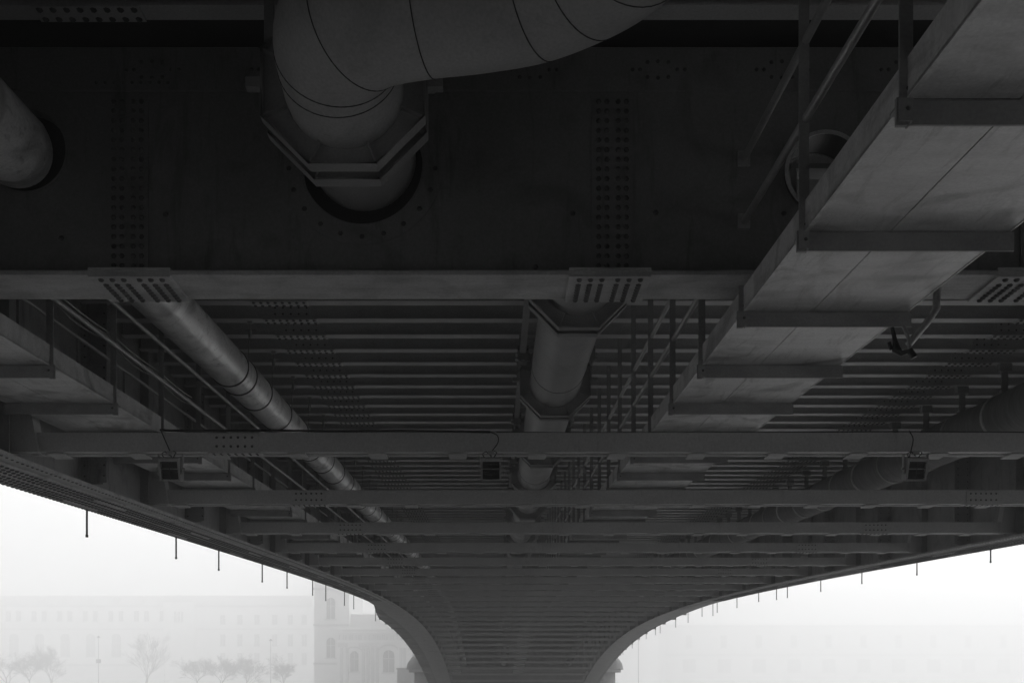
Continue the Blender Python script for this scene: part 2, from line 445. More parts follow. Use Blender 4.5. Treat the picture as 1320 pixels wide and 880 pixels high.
# top chord plate with bolt clusters
ztl = P(0, 120, YG).z; m = MB(); m.box(XL+.01, XR-.01, YG-.034, YG-.0105, ztl, top_z+.001)
for px in (-120, 200, 360, 520, 685, 849, 1008, 1168, 1330):
    x, z = W(px, 94)
    for (dx, dz) in [(-.18, 0), (-.13, 0), (-.08, .05), (-.01, .055), (.06, .05), (-.08, -.05), (-.01, -.055), (.06, -.05), (.12, 0), (.17, 0)]:
        m.rivet((x+dx, YG-.034, z+dz), (0, -1, 0), .015)
x, z = W(165, 100)
for k in range(9): m.rivet((x-.2+k*.05*1.2, YG-.034, z-.055), (0, -1, 0), .013)
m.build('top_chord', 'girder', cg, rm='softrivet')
# rivet circle around the main hole, odd bolts
m = MB()
hx, hz, r = holes[0]
for k in range(11):
    a = R(184)+k*R(172)/10
    m.rivet((hx+(r+.075)*math.cos(a), YG-.011, hz+(r+.075)*math.sin(a)), (0, -1, 0), .022)
for (px, py) in ((214, 277), (80, 308), (738, 276), (845, 275), (1010, 276), (690, 345)):
    x, z = W(px, py); m.rivet((x, YG-.011, z), (0, -1, 0), .02)
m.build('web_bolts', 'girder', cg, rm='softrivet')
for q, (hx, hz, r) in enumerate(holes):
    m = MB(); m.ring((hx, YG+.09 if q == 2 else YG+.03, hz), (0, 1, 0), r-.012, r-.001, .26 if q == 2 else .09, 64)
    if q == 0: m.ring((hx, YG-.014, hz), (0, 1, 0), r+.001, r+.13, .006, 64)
    m.build('hole_sleeve', 'black' if q == 2 else 'girder', cg)  # empty hole's sleeve is black: shade inside it put into the colour
    if q == 2:
        for yy in (YG-.045, YG+.225):
            m = MB(); m.ring((hx, yy, hz), (0, 1, 0), r-.02, r+.004, .008, 64); m.build('sleeve_rim', 'walk', cg)
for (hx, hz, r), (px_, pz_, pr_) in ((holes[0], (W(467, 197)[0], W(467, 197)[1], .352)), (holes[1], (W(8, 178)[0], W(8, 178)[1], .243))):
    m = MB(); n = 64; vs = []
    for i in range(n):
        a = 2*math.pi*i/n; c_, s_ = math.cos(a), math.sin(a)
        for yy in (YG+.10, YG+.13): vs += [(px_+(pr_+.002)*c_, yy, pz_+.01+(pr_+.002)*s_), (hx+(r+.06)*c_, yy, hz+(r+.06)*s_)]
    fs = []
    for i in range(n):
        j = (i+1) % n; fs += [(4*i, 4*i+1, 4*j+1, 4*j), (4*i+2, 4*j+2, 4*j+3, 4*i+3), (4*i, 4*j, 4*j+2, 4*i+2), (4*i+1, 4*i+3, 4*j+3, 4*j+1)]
    m.add(vs, fs); m.build('hole_shade_ring', 'black', cg)  # black ring added to stand for the unlit gap round the pipe
# bearing bracket behind the empty hole
m = MB(); p = P(1040, 243, 7.15)
for dz in (-.14, .11):
    m.box(p.x-.14, p.x+.2, 7.05, 7.2, p.z+dz-.018, p.z+dz+.018)
m.box(p.x-.14, p.x-.1, 7.06, 7.10, p.z-.3, p.z+.2)
m.build('hole_bracket', 'collar', cg)
# unseen wall added behind the viewpoint to block light from the rear
m = MB(); m.box(-16, 21, -14, -5.5, -.5, deckz(-9)-.01); m.box(-16, 21, -5.499, -5.2, 2.6, 3.0); m.box(-60, -16.001, -8, -5.5, -.5, 5.2); m.box(21.001, 60, -8, -5.5, -.5, 5.2)
tag(m.build('rear_shade_wall', 'concrete'), 'plain unseen concrete wall added behind the viewpoint to block light from the rear', 'rear_shade_wall')

# ------------------------------------------------------------------ far pier
pier = thing('bridge_pier', 'rounded stone river pier with domed caps under the far end of the bridge', 'pier', (2.2, 109, -3))
m = MB()
def cap_outline(r, x0, x1, n=16):
    o = [(x0+r*math.cos(R(90)+math.pi*i/n), 109+r*math.sin(R(90)+math.pi*i/n)) for i in range(n+1)]
    o += [(x1+r*math.cos(R(-90)+math.pi*i/n), 109+r*math.sin(R(-90)+math.pi*i/n)) for i in range(n+1)]
    return o
m.prism(cap_outline(2.4, -6.6, 10.6), 'z', -4, 3.3); m.build('pier_shaft', 'stone', pier)
m = MB(); m.prism(cap_outline(2.7, -6.9, 10.9), 'z', 3.3, 3.62); m.build('pier_moulding', 'trim', pier)
for x in (-7.4, 11.4):
    vs = []; fs = []; n = 20
    prof = [(2.5, 3.62), (2.35, 4.3), (1.9, 4.95), (1.2, 5.4), (.5, 5.65), (.05, 5.75)]
    for (r_, z_) in prof:
        for i in range(n): a = 2*math.pi*i/n; vs.append((x+r_*math.cos(a), 109+r_*math.sin(a), z_))
    for k in range(len(prof)-1):
        for i in range(n): fs.append((k*n+i, k*n+(i+1) % n, (k+1)*n+(i+1) % n, (k+1)*n+i))
    m = MB(); m.add(vs, fs, True); m.build('pier_dome', 'stone', pier)
for x in (XL-.2, XR+.2):
    m = MB(); m.box(x-.6, x+.6, 107.5, 110.5, 3.62, tz(109)-.19+.0 if tz(109) > 4 else 3.9); m.build('bearing', 'steel', pier)

# ------------------------------------------------------------------ inspection walkways
def walkway(label, x0, x1, seam, post_x, thin_x, side, d0):
    # x0..x1 floor, post_x the side with heavy posts, thin_x side with thin posts (or None)
    HB = ZC+2.065
    root = thing('inspection_walkway', label, 'walkway', ((x0+x1)/2, 50, HB+2))
    ds = [4.05+1.3333*k for k in range(-1, 75)]; ds = [d for d in ds if d < 103]
    def hb(y): return min(HB+zc(y), tz(y)+.10) if y > 40 else HB+zc(y)
    L_ = 1.3333
    bp = MB(); bp.box(x0-.02, x1+.02, 0, .012, 0, .10); bp.box(x0-.02, x1+.02, .012, .10, .088, .10)
    px0 = post_x
    bp.box(px0-.035 if side < 0 else px0-.005, px0+.005 if side < 0 else px0+.035, -.02, 0, -.012, .10)
    far_toe = MB(); br = None; fp = None; ps = None; tbd = None; tp = None
    for k, d in enumerate(ds):
        z = hb(d)
        if br is None: br = bp.build('cross_bracket', 'post', root, (0, d, z)); dz0 = (d, z); obr = br
        else: obr = copy_part(br, root, (0, d-dz0[0], z-dz0[1]))
        # floor plate between this bracket and the next one: two sheets with a folded seam
        nz = hb(d+L_)
        m = MB(); a, b_ = d+.008, d+L_-.006
        za, zb = z+.104, nz+.104
        def sheet(xa, xb, dz_, th=.006):
            m.add([(xa, a, za+dz_), (xb, a, za+dz_), (xb, b_, zb+dz_), (xa, b_, zb+dz_), (xa, a, za+dz_+th), (xb, a, za+dz_+th), (xb, b_, zb+dz_+th), (xa, b_, zb+dz_+th)],
                  [(0, 1, 2, 3), (4, 5, 6, 7), (0, 1, 5, 4), (1, 2, 6, 5), (2, 3, 7, 6), (3, 0, 4, 7)])
        sheet(x0, seam-.004, 0); sheet(seam+.004, x1, .001); sheet(seam-.03, seam+.03, .0085, .004)
        m.build('floor_plate', 'walk', root)
        for q_, xx in enumerate((x0, x1-.008)):
            m = MB() if k < 45 else far_toe
            m.add([(xx, a, za-.004), (xx+.008, a, za-.004), (xx+.008, b_, zb-.004), (xx, b_, zb-.004), (xx, a, za+.155), (xx+.008, a, za+.155), (xx+.008, b_, zb+.155), (xx, b_, zb+.155)],
                  [(0, 1, 2, 3), (4, 5, 6, 7), (0, 1, 5, 4), (1, 2, 6, 5), (2, 3, 7, 6), (3, 0, 4, 7)])
            if k < 45 and q_ == (1 if side < 0 else 0): m.build('toe_board', 'walk', root)
            if q_ == (1 if side < 0 else 0): continue
            # rolled lip
            xx = x0 if side < 0 else x1-.02
            m.add([(xx-.002, a, za-.012), (xx+.022, a, za-.012), (xx+.022, b_, zb-.012), (xx-.002, b_, zb-.012), (xx-.002, a, za-.0045), (xx+.022, a, za-.0045), (xx+.022, b_, zb-.0045), (xx-.002, b_, zb-.0045)],
              [(0, 1, 2, 3), (4, 5, 6, 7), (0, 1, 5, 4), (1, 2, 6, 5), (2, 3, 7, 6), (3, 0, 4, 7)])
            if k < 45: m.build('toe_board', 'walk', root)
        # posts
        top = rib(d)-.002
        if abs(d-YG) < .1: top = FZ-.018
        m = MB(); s = side
        xa = post_x-.028; xb = post_x+.028
        m.box(xa, xb, d-.03, d-.022, z+.0, top); m.box(min(post_x-s*.028, post_x-s*.020), max(post_x-s*.028, post_x-s*.020), d-.022, d+.03, z, top)
        if d < 22:
            for zz in (.05, .13): m.rivet((post_x+s*-.01, d-.03, z+zz), (0, -1, 0), .011)
        m.build('post', 'post', root)
    tag(far_toe.build('toe_board', 'walk', root), kind='stuff')
    def rail(name, x, h, r, a, b_, mt='rail'):
        st = [a+(b_-a)*i/max(2, int((b_-a)/2)) for i in range(max(2, int((b_-a)/2))+1)]
        m = MB(); m.tube([(x, y, .10+hb(y)+h) for y in st], r, 10); m.build(name, mt, root)
    ra = post_x+(.01 if side < 0 else .045)
    for h in ((1.02, .60) if side < 0 else (.90, .52)):
        rail('handrail', ra, h, .023, 1.0, YG-.035); rail('handrail', ra, h, .023, YG+.03, 103)
        m = MB(); z = HB+.10+zc(YG)+h; m.box(ra-.04, ra+.04, YG-.034, YG-.0112, z-.05, z+.05); m.build('rail_bracket', 'post', root)
    if thin_x is not None:
        for h in (1.02,): rail('handrail', thin_x, h, .02, YG+.03, 103)
        for d in ds[::1]:
            if d < 7: continue
            z = hb(d); m = MB(); m.box(thin_x-.012, thin_x+.012, d-.03, d-.018, z+.1, min(z+1.13, rib(d)))
            m.build('thin_post', 'rail', root)
    return root
wr = walkway('galvanised inspection walkway right of the clad pipe, broad floor plates close overhead', 1.66, 2.78, 2.13, 1.655, None, -1, 2.7)
wlft = walkway('galvanised inspection walkway beside the left main girder with cables along its railing', -4.62, -3.60, -4.15, -3.60, -4.5, 1, 2.7)
# bent hose arm and clamp at the right walkway
sp = thing('folding_arm', 'bent steel arm with a black clamp hanging off the right edge of the right walkway', 'arm', tuple(P(1208, 372, 6.9)))
m = MB(); m.tube([P(1209, 352, 6.5), P(1207, 398, 6.5), P(1198, 412, 6.5), P(1176, 438, 6.5), P(1171, 444, 6.5)], .024, 10); m.build('arm', 'rail', sp)
m = MB(); m.tube([P(1165, 420, 6.45), P(1171, 436, 6.45), P(1174, 455, 6.45)], .012, 8); m.build('link', 'post', sp)
m = MB(); m.tube([P(1150, 422, 6.4), P(1154, 440, 6.4), P(1155, 450, 6.4), P(1162, 455, 6.4), P(1172, 452, 6.4)], [.012, .016, .03, .018, .014], 8)
m.tube([P(1146, 441, 6.4), P(1149, 451, 6.4)], .012, 8); m.tube([P(1172, 450, 6.4), P(1178, 461, 6.4)], [.02, .026], 8); m.build('clamp', 'black', sp)
# cables sagging along the left walkway railing
cb = thing('cable_bundle', 'bundle of thin grey cables sagging from post to post along the left walkway railing', 'cable', tuple(P(145, 448, 9.38)))
for q in range(4):
    pts = []
    ps_ = [7.3, 8.05, 9.38, 10.72, 12.05]
    for k in range(len(ps_)-1):
        for t in np.linspace(0, 1, 9)[:-1]:
            y = ps_[k]+(ps_[k+1]-ps_[k])*t
            pts.append((-3.64-.012*(q % 2), y, ZC+2.165+zc(y)+.66-.022*q-.05*(.5+.35*q)*math.sin(math.pi*t)*.8))
    m = MB(); m.tube(pts, .008, 6); m.build('cable', 'rail', cb)

# ------------------------------------------------------------------ pipes
def catmull(pts, n=8):
    out = []
    for i in range(len(pts)-1):
        p0 = pts[max(i-1, 0)]; p1 = pts[i]; p2 = pts[i+1]; p3 = pts[min(i+2, len(pts)-1)]
        for k in range(n):
            t = k/n; out.append(.5*((2*p1)+(p2-p0)*t+(2*p0-5*p1+4*p2-p3)*t*t+(3*p1-p0-3*p2+p3)*t**3))
    out.append(pts[-1]); return out
def bands(par, path, idx, r, h=.02, extra=.004):
    for i in idx:
        m = MB()
        t = (path[min(i+1, len(path)-1)]-path[max(i-1, 0)]).normalized(); m.ring(path[i], t, r-.01, r+extra, h, 48); m.build('seam_band', 'seam', par)
PR = .352
mp_ = thing('insulated_main_pipe', 'thick pale clad pipe elbowing out of the cross girder and running down the middle', 'pipe', tuple(P(446, 122, 6.0)))
def ctr(D): return Vector((.815, D, min(ZC+3.50+zc(D), tz(D)+1.35) if D > 45 else ZC+3.50+zc(D)))   # centre line of the straight run
path = [P(850, -150, 4.35), P(790, -75, 4.75), P(700, -26, 5.05), P(620, -8, 5.15), P(540, 2, 5.2), P(472, 18, 5.3), P(436, 50, 5.52), P(440, 98, 5.8), P(447, 124, 6.0), P(467, 197, YG+.0)]
pp = catmull(path, 10)
nf = len(pp)
back = [P(467, 197, YG), Vector((-.90, 7.2, ZC+3.63)), Vector((-.88, 7.8, ZC+3.67)), Vector((-.72, 8.25, ZC+3.73)), Vector((-.1, 8.7, ZC+3.86)), Vector((.55, 9.1, ZC+3.97)), ctr(9.7)]
m = MB(); m.tube(pp+catmull(back, 8)[1:]+[ctr(d) for d in range(10, 106, 3)], PR, 48); m.build('pipe_run', 'pipe', mp_)
bands(mp_, pp, [7, 14, 21, 39, 52, 63, 66], PR, .005, .003)
bands(mp_, [ctr(13.0+1.95*k) for k in range(46)], range(0, 46, 2), PR, .01, .004)
def octo(name, c, axis_y=True, par=None):
    ro = .515; ri = PR+.012; m = MB(); n = 8
    o = [Vector((math.cos(R(22.5)+i*math.pi/4), 0, math.sin(R(22.5)+i*math.pi/4)))*ro for i in range(n)]
    for (dy, th) in ((-.09, .0), (.09, 0)):
        # web plate with round hole
        nn_ = 64; vs = []
        for i in range(nn_):
            a = 2*math.pi*i/nn_; k = (a-R(22.5)) % (math.pi/4)-math.pi/8
            rr = ro*math.cos(math.pi/8)/math.cos(k)
            for (yy) in (dy-.006, dy+.006):
                vs += [c+Vector((ri*math.cos(a), yy, ri*math.sin(a))), c+Vector((rr*math.cos(a), yy, rr*math.sin(a)))]
        fs = []
        for i in range(nn_):
            j = (i+1) % nn_; fs += [(4*i, 4*i+1, 4*j+1, 4*j), (4*i+2, 4*j+2, 4*j+3, 4*i+3), (4*i, 4*j, 4*j+2, 4*i+2)]
        m.add(vs, fs)
        # outer band
        bo = []; 
        for i in range(n):
            j = (i+1) % n
            a0, a1 = o[i], o[j]; k = 1.0+.014/ro*1.08
            vs = [c+v+Vector((0, yy, 0)) for v in (a0, a1, a1*k, a0*k) for yy in (dy-.045, dy+.045)]
            m.add(vs, [(0, 2, 3, 1), (4, 5, 7, 6), (0, 4, 6, 2), (1, 3, 7, 5), (0, 1, 5, 4), (2, 6, 7, 3)])
            # gusset at vertex
            u = a0.normalized(); tn = Vector((-u.z, 0, u.x))*.005
            vs = [c+u*ri+tn*s_+Vector((0, yy, 0)) for s_ in (-1, 1) for yy in (dy-.044, dy)]+[c+a0*.99+tn*s_+Vector((0, yy, 0)) for s_ in (-1, 1) for yy in (dy-.044, dy)]
            m.add(vs, [(0, 1, 3, 2), (4, 6, 7, 5), (0, 4, 5, 1), (2, 3, 7, 6), (0, 2, 6, 4), (1, 5, 7, 3)])
    # lugs up to the ribs
    for s_ in (-1, 1):
        x = c.x+s_*.50; m.box(min(x, x+s_*.09)-.0, max(x, x+s_*.09), c.y-.08, c.y-.02, c.z+.0, c.z+.06)
        m.box(x-.03, x+.03, c.y+.14, c.y+.16, c.z+.1, rib(c.y)-.004)
    return m.build('support_frame', 'collar', par)
octo('front', P(446, 122, 6.03), par=mp_)
fr0 = octo('frame', ctr(9.95), par=mp_)
for k in range(1, 23):
    d = 9.95+3.95*k; c = ctr(d); copy_part(fr0, mp_, tuple(c-ctr(9.95)))
# hanger rails along the pipe with clamps
for s_ in (-1, 1):
    for k in range(0, 8):
        a, b_ = 9.6+3.95*k+.1, 9.6+3.95*k+3.6
        x = .815+s_*(PR+.11) if s_ < 0 else .815+PR+.07
        z0 = ZC+3.72
        if s_ < 0:
            m = MB(); m.sweep([(x-.045, 0), (x+.035, 0), (x+.035, .012), (x-.045, .012)], [a, (a+b_)/2, b_], lambda y: z0+zc(y)); m.build('support_rail', 'collar', mp_)
        d = b_+.08; zz = z0+zc(d)
        m = MB(); m.box(x-.075, x+.075, d-.07, d-.06, zz-.09, zz+.10); m.box(x-.10, x+.10, d-.065, d+.08, zz+.0, zz+.012); m.box(x-.05, x-.03, d-.09, d+.08, zz-.12, rib(d)-.004)
        m.box(x+.03, x+.05, d-.09, d+.08, zz-.12, rib(d)-.004); m.box(x-.1, x+.1, d-.075, d+.05, zz-.07, zz-.055)
        for dx in (-.055, .055): m.rivet((x+dx, d-.07, zz+.05), (0, -1, 0), .016)
        m.build('clamp', 'post', mp_)

# zinc duct on the left
dl_ = thing('zinc_duct', 'shiny weathered galvanised duct slung on thin rods under the deck ribs left of centre', 'duct', tuple(P(294, 470, 12.6)))
def dctr(D): return Vector((-3.385, D, min(ZC+3.375+zc(D), tz(D)+1.5) if D > 45 else ZC+3.375+zc(D)))
DR = .243
nearp = [Vector((-3.3, 1.5, ZC+3.37)), P(-30, 145, 5.9), P(8, 178, YG), Vector((-3.33, 7.6, ZC+3.375+zc(7.6))), dctr(9)]
m = MB(); m.tube(catmull(nearp, 6)+[dctr(d) for d in range(12, 106, 3)], DR, 40); m.build('duct_run', 'galv', dl_)
m = MB()
hd = [8.9] + [12.6+1.3333*k for k in range(0, 40)]
for d in hd+[13.05]:
    m = MB(); m.ring(dctr(d), (0, 1, 0), DR-.005, DR+.009, .032, 40); m.build('duct_band', 'seam', dl_)
for k in range(16):
    d = 12.6+1.3333*k; c = dctr(d); x = c.x+DR+.005; m = MB()
    pts = [(x, d, c.z-.02), (x, d, c.z+.32), (x+.015, d, c.z+.36), (x+.02, d, rib(d)-.03)]
    m.tube(pts, .007, 6); m.tube([(x+.015, d, c.z+.37), (x+.018, d, c.z+.47)], .022, 8)
    m.box(x-.05, x+.09, d-.008, d+.008, c.z+.455, c.z+.467); m.box(x-.01, x+.05, d-.03, d+.03, rib(d)-.035, rib(d)-.014)
    m.build('hanger_rod', 'rail', dl_)

# dark insulated pipe on the right
dp = thing('dark_insulated_pipe', 'fat dark wrapped pipe hanging on short plates near the right main girder', 'pipe', tuple(P(1294, 537, 14.6)))
def rctr(D): return Vector((7.45, D, min(ZC+3.18+zc(D), tz(D)+1.3) if D > 45 else ZC+3.18+zc(D)))
RR = .33
pts = []; rr = []
d = 4.0
while d < 104:
    pts.append(rctr(d)); rr.append(RR*(1+.03*random.random())); d += .2 if d < 35 else 1.5
m = MB(); m.tube(pts, rr, 40); m.build('pipe_run', 'dpipe', dp)
for k in range(-3, 24):
    d = 15.93+1.3333*k; c = rctr(d); m = MB()
    m.ring(c, (0, 1, 0), RR-.01, RR+.022, .06, 40); m.build('strap', 'walk' if k % 2 else 'collar', dp)
    m = MB(); m.box(c.x-.05, c.x+.05, d-.01, d+.002, c.z+RR+.0, rib(d)-.004); m.box(c.x-.09, c.x+.09, d-.05, d+.05, rib(d)-.12, rib(d)-.004)
    m.box(c.x-.07, c.x+.07, d-.06, d+.04, c.z+RR+.02, c.z+RR+.05); m.build('hanger_plate', 'post', dp)

# ------------------------------------------------------------------ floodlights under the first tie
def flood(px, py, label):
    D = 10.02; c = P(px, py, D)
    t = thing('floodlight', label, 'floodlight', tuple(c), 'floodlights under the first cross tie')
    def at(m, name, mt): 
        o = m.build(name, mt); o.parent = t; return o
    a = R(18)
    def rot(p): x, y, z = p; return (x, y*math.cos(a)-z*math.sin(a), y*math.sin(a)+z*math.cos(a))
    def rb(m, *q):
        k = MB(); k.box(*q); m.add([rot(v) for v in k.v], k.f)
    m = MB()
    rb(m, -.105, .105, -.05, .06, -.115, -.10); rb(m, -.105, .105, -.05, .06, .075, .11); rb(m, -.105, -.085, -.05, .06, -.10, .075); rb(m, .085, .105, -.05, .06, -.10, .075)
    rb(m, -.09, .09, .04, .075, -.11, .10)
    for k in range(7): rb(m, -.08+k*.024, -.074+k*.024, .075, .10, -.09, .09)
    at(m, 'housing', 'post')
    m = MB(); rb(m, -.085, .085, -.01, -.004, -.10, .075); at(m, 'lens', 'glass')
    m = MB()
    for k in range(4): rb(m, -.085, .085, -.045, -.038, -.08+k*.045, -.074+k*.045)
    rb(m, -.003, .003, -.04, -.034, -.1, .075); at(m, 'louvre', 'black')
    m = MB()
    m.box(-.125, -.117, -.02, .02, -.06, .15); m.box(.117, .125, -.02, .02, -.06, .15); m.box(-.125, .125, -.02, .02, .142, .15); m.box(-.03, .03, -.03, .05, .15, .175)
    m.tube([(-.14, 0, 0), (.14, 0, 0)], .012, 8)
    at(m, 'yoke', 'collar')
    m = MB(); m.tube([(-.06, 0, .10), (-.09, -.01, .15), (-.05, -.02, .17), (.0, 0, .13)], .006, 6); m.tube([(.02, 0, .1), (.06, -.02, .16), (.03, 0, .18)], .006, 6); at(m, 'lead', 'black')
    return t
flood(220, 604, 'small square louvred floodlight under the first tie, below the left walkway')
flood(633, 604, 'small square louvred floodlight under the first tie, beside the central clad pipe')
flood(1180, 604, 'small square louvred floodlight under the first tie, in front of the dark insulated pipe')
# power cable along the top of the first tie
pc = thing('power_cable', 'black power cable lying along the first tie beam and dropping to the floodlights', 'cable', tuple(P(206, 556, 10.05)))
def cable(pts, r=.011):
    m = MB(); m.tube(catmull([Vector(p) for p in pts], 5), r, 6); m.build('cable', 'black', pc)
cable([P(206, 554, 10.06), P(240, 555, 10.08), P(330, 554.5, 10.08), P(430, 555.5, 10.08), P(520, 555, 10.08), P(632, 556.5, 10.08)], .012)
cable([P(632, 556.5, 10.08), P(641, 561, 10.07), P(642, 570, 10.06), P(634, 582, 10.06), P(633, 590, 10.04)], .006)
cable([P(208, 556, 10.08), P(215, 572, 10.06), P(220, 584, 10.06), P(221, 592, 10.04)], .006)
cable([P(640, 557, 10.12), P(800, 557.5, 10.14), P(1000, 557, 10.14), P(1170, 556, 10.1), P(1400, 557.5, 10.1)], .006)
cable([P(1172, 555, 10.08), P(1177, 565, 10.06), P(1175, 578, 10.06), P(1172, 590, 10.04)], .006)

# ------------------------------------------------------------------ far bank buildings
def win(b, x0, x1, z0, z1, Y, arch=True, hood=False):
    w_ = MB(); n = 10; poly = [(x0, z0), (x1, z0)]
    if arch:
        r_ = (x1-x0)/2; poly += [(x0+r_+r_*math.cos(math.pi*i/n), z1-r_+r_*math.sin(math.pi*i/n)) for i in range(n+1)]
    else: poly += [(x1, z1), (x0, z1)]
    w_.prism(poly, 'y', Y-.12, Y+.01); fr_ = w_.build('window', 'window', b)
    k = MB(); xm = (x0+x1)/2; k.box(xm-.07, xm+.07, Y-.17, Y-.121, z0, z1-.1); zz = z0+(z1-z0)*.6; k.box(x0, xm-.071, Y-.17, Y-.121, zz, zz+.12); k.box(xm+.071, x1, Y-.17, Y-.121, zz, zz+.12)
    k.box(x0-.35, x1+.35, Y-.4, Y-.001, z0-.35, z0-.002); 
    if hood:
        r1 = (x1-x0)/2+.5
        pts = [(xm+r1*math.cos(a)*1.2, z1-.1+(r1*.6)*math.sin(a)) for a in np.linspace(0, math.pi, 9)]
        for p_, q_ in zip(pts[:-1], pts[1:]):
            k.prism([p_, q_, (q_[0], q_[1]+.35), (p_[0], p_[1]+.35)], 'y', Y-.5, Y-.005)
    k.build('frame', 'trim', fr_)
def px2(Y, x): return (x-VX)*Y/F
def pz(Y, y): return ZC+(HY-y)*Y/F
# pale church-like building, closest
Y = 240
wb = thing('white_building', 'pale plastered baroque building with a corner tower and arched windows, partly behind the bridge haunch', 'building', (px2(Y, 470), Y, 0))
m = MB(); m.box(px2(Y, 405), px2(Y, 450), Y, Y+25, 0, pz(Y, 700)); m.build('tower', 'white', wb)
m = MB(); m.box(px2(Y, 436), px2(Y, 640), Y-2, Y+23, 0, pz(Y, 808)); m.build('wing', 'white', wb)
m = MB(); m.box(px2(Y, 449), px2(Y, 650), Y+3, Y+22, pz(Y, 808.5), pz(Y, 790)); m.build('attic', 'white', wb)
m = MB()
for (a, b_, c, d_) in [(404, 451, 806, 804), (404, 451, 856, 853.5), (404, 451, 760, 757)]: m.box(px2(Y, a), px2(Y, b_), Y-.5, Y-.002, pz(Y, c), pz(Y, d_))
m.build('tower_cornice', 'trim', wb)
m = MB(); m.box(px2(Y, 433), px2(Y, 640), Y-3.3, Y-2.002, pz(Y, 812), pz(Y, 808)); m.box(px2(Y, 434.5), px2(Y, 640), Y-2.7, Y-2.002, pz(Y, 816), pz(Y, 812.1)); m.box(px2(Y, 436), px2(Y, 640), Y-2.3, Y-2.002, pz(Y, 827.5), pz(Y, 825.6)); m.build('entablature', 'plaster', wb)
m = MB(); x = 438.5
while x < 530: m.box(px2(Y, x), px2(Y, x+1.6), Y-2.25, Y-2.002, pz(Y, 824.4), pz(Y, 818.2)); x += random.choice((2.7, 3.0, 3.4, 5.2))
m.build('frieze', 'roof', wb)
for (a, b_) in ((437.5, 450), (464, 488)):
    m = MB(); m.box(px2(Y, a), px2(Y, b_), Y-2.3, Y-2.002, pz(Y, 834), pz(Y, 828.6)); m.build('garland_panel', 'roof', wb)
for x in (440, 447.5, 468, 474, 480, 486, 516, 521):
    m = MB(); m.box(px2(Y, x), px2(Y, x+3.6), Y-2.35, Y-2.003, pz(Y, 880), pz(Y, 834.5)); m.build('pilaster', 'trim', wb)
win(wb, px2(Y, 421), px2(Y, 432), pz(Y, 847), pz(Y, 821), Y); win(wb, px2(Y, 421), px2(Y, 432), pz(Y, 797), pz(Y, 770), Y)
win(wb, px2(Y, 453), px2(Y, 463.5), pz(Y, 865), pz(Y, 839), Y-2, hood=True); win(wb, px2(Y, 495), px2(Y, 509.5), pz(Y, 866), pz(Y, 837.5), Y-2, hood=True); win(wb, px2(Y, 532), px2(Y, 546), pz(Y, 866), pz(Y, 837.5), Y-2, hood=True)
# long palace to the left
Y = 440
lb = thing('long_palace', 'long grey multi-storey riverside building with rows of tall windows fading into fog at left', 'building', (px2(Y, 180), Y, 0))
m = MB(); m.box(px2(Y, -140), px2(Y, 409), Y, Y+22, 0, pz(Y, 782)); m.build('wall', 'plaster', lb)
m = MB(); m.box(px2(Y, 212), px2(Y, 252), Y-1.5, Y-.001, 0, pz(Y, 776)); m.build('risalit', 'plaster', lb)
m = MB(); m.prism([(px2(Y, 206), pz(Y, 776)), (px2(Y, 258), pz(Y, 776)), (px2(Y, 232), pz(Y, 767))], 'y', Y-2.2, Y-.5); m.build('pediment', 'trim', lb)
m = MB(); m.box(px2(Y, -142), px2(Y, 403), Y-1, Y-.002, pz(Y, 782), pz(Y, 779)); m.box(px2(Y, -142), px2(Y, 211), Y-.5, Y-.002, pz(Y, 811), pz(Y, 809.6)); m.box(px2(Y, 253), px2(Y, 403), Y-.5, Y-.002, pz(Y, 811), pz(Y, 809.6)); m.box(px2(Y, -142), px2(Y, 211), Y-.6, Y-.002, pz(Y, 858), pz(Y, 855)); m.build('cornice', 'trim', lb)
m = MB(); m.prism([(Y-.6, pz(Y, 782)+.01), (Y+22.5, pz(Y, 782)+.01), (Y+17, pz(Y, 766)), (Y+5, pz(Y, 766))], 'x', px2(Y, -140), px2(Y, 402)); m.build('roof', 'roof', lb)
for x in range(-60, 205, 33):
    win(lb, px2(Y, x+6), px2(Y, x+18), pz(Y, 846), pz(Y, 816), Y)
    for q in (2, 15): win(lb, px2(Y, x+q), px2(Y, x+q+6), pz(Y, 800), pz(Y, 787), Y, False)
    if x > -40: 
        m = MB(); m.box(px2(Y, x+8), px2(Y, x+14), Y+.3, Y+3, pz(Y, 778), pz(Y, 768)); m.build('dormer', 'trim', lb)
for x in (284, 306, 328, 351, 371, 389):
    win(lb, px2(Y, x), px2(Y, x+6.5), pz(Y, 832), pz(Y, 817), Y, False); win(lb, px2(Y, x), px2(Y, x+6.5), pz(Y, 804), pz(Y, 792), Y, False); win(lb, px2(Y, x), px2(Y, x+6.5), pz(Y, 856), pz(Y, 841), Y, False)
for q in range(3): win(lb, px2(Y, 226+q*4.3), px2(Y, 229+q*4.3), pz(Y, 801), pz(Y, 788), Y-1.5, False)
# faint block to the right
Y = 570
rbld = thing('riverside_palace', 'very faint pale building with two rows of windows almost lost in fog at right', 'building', (px2(Y, 1150), Y, 0))
m = MB(); m.box(px2(Y, 858), px2(Y, 1420), Y, Y+25, 0, pz(Y, 806)); m.build('wall', 'plaster', rbld)
m = MB(); m.box(px2(Y, 857), px2(Y, 1421), Y-1.2, Y-.002, pz(Y, 808), pz(Y, 805)); m.box(px2(Y, 857), px2(Y, 1421), Y-.8, Y-.002, pz(Y, 845), pz(Y, 842)); m.build('cornice', 'trim', rbld)
for x in list(range(880, 1420, 45)):
    win(rbld, px2(Y, x), px2(Y, x+17), pz(Y, 866), pz(Y, 849), Y, False); win(rbld, px2(Y, x+4), px2(Y, x+12), pz(Y, 834), pz(Y, 818), Y, False)
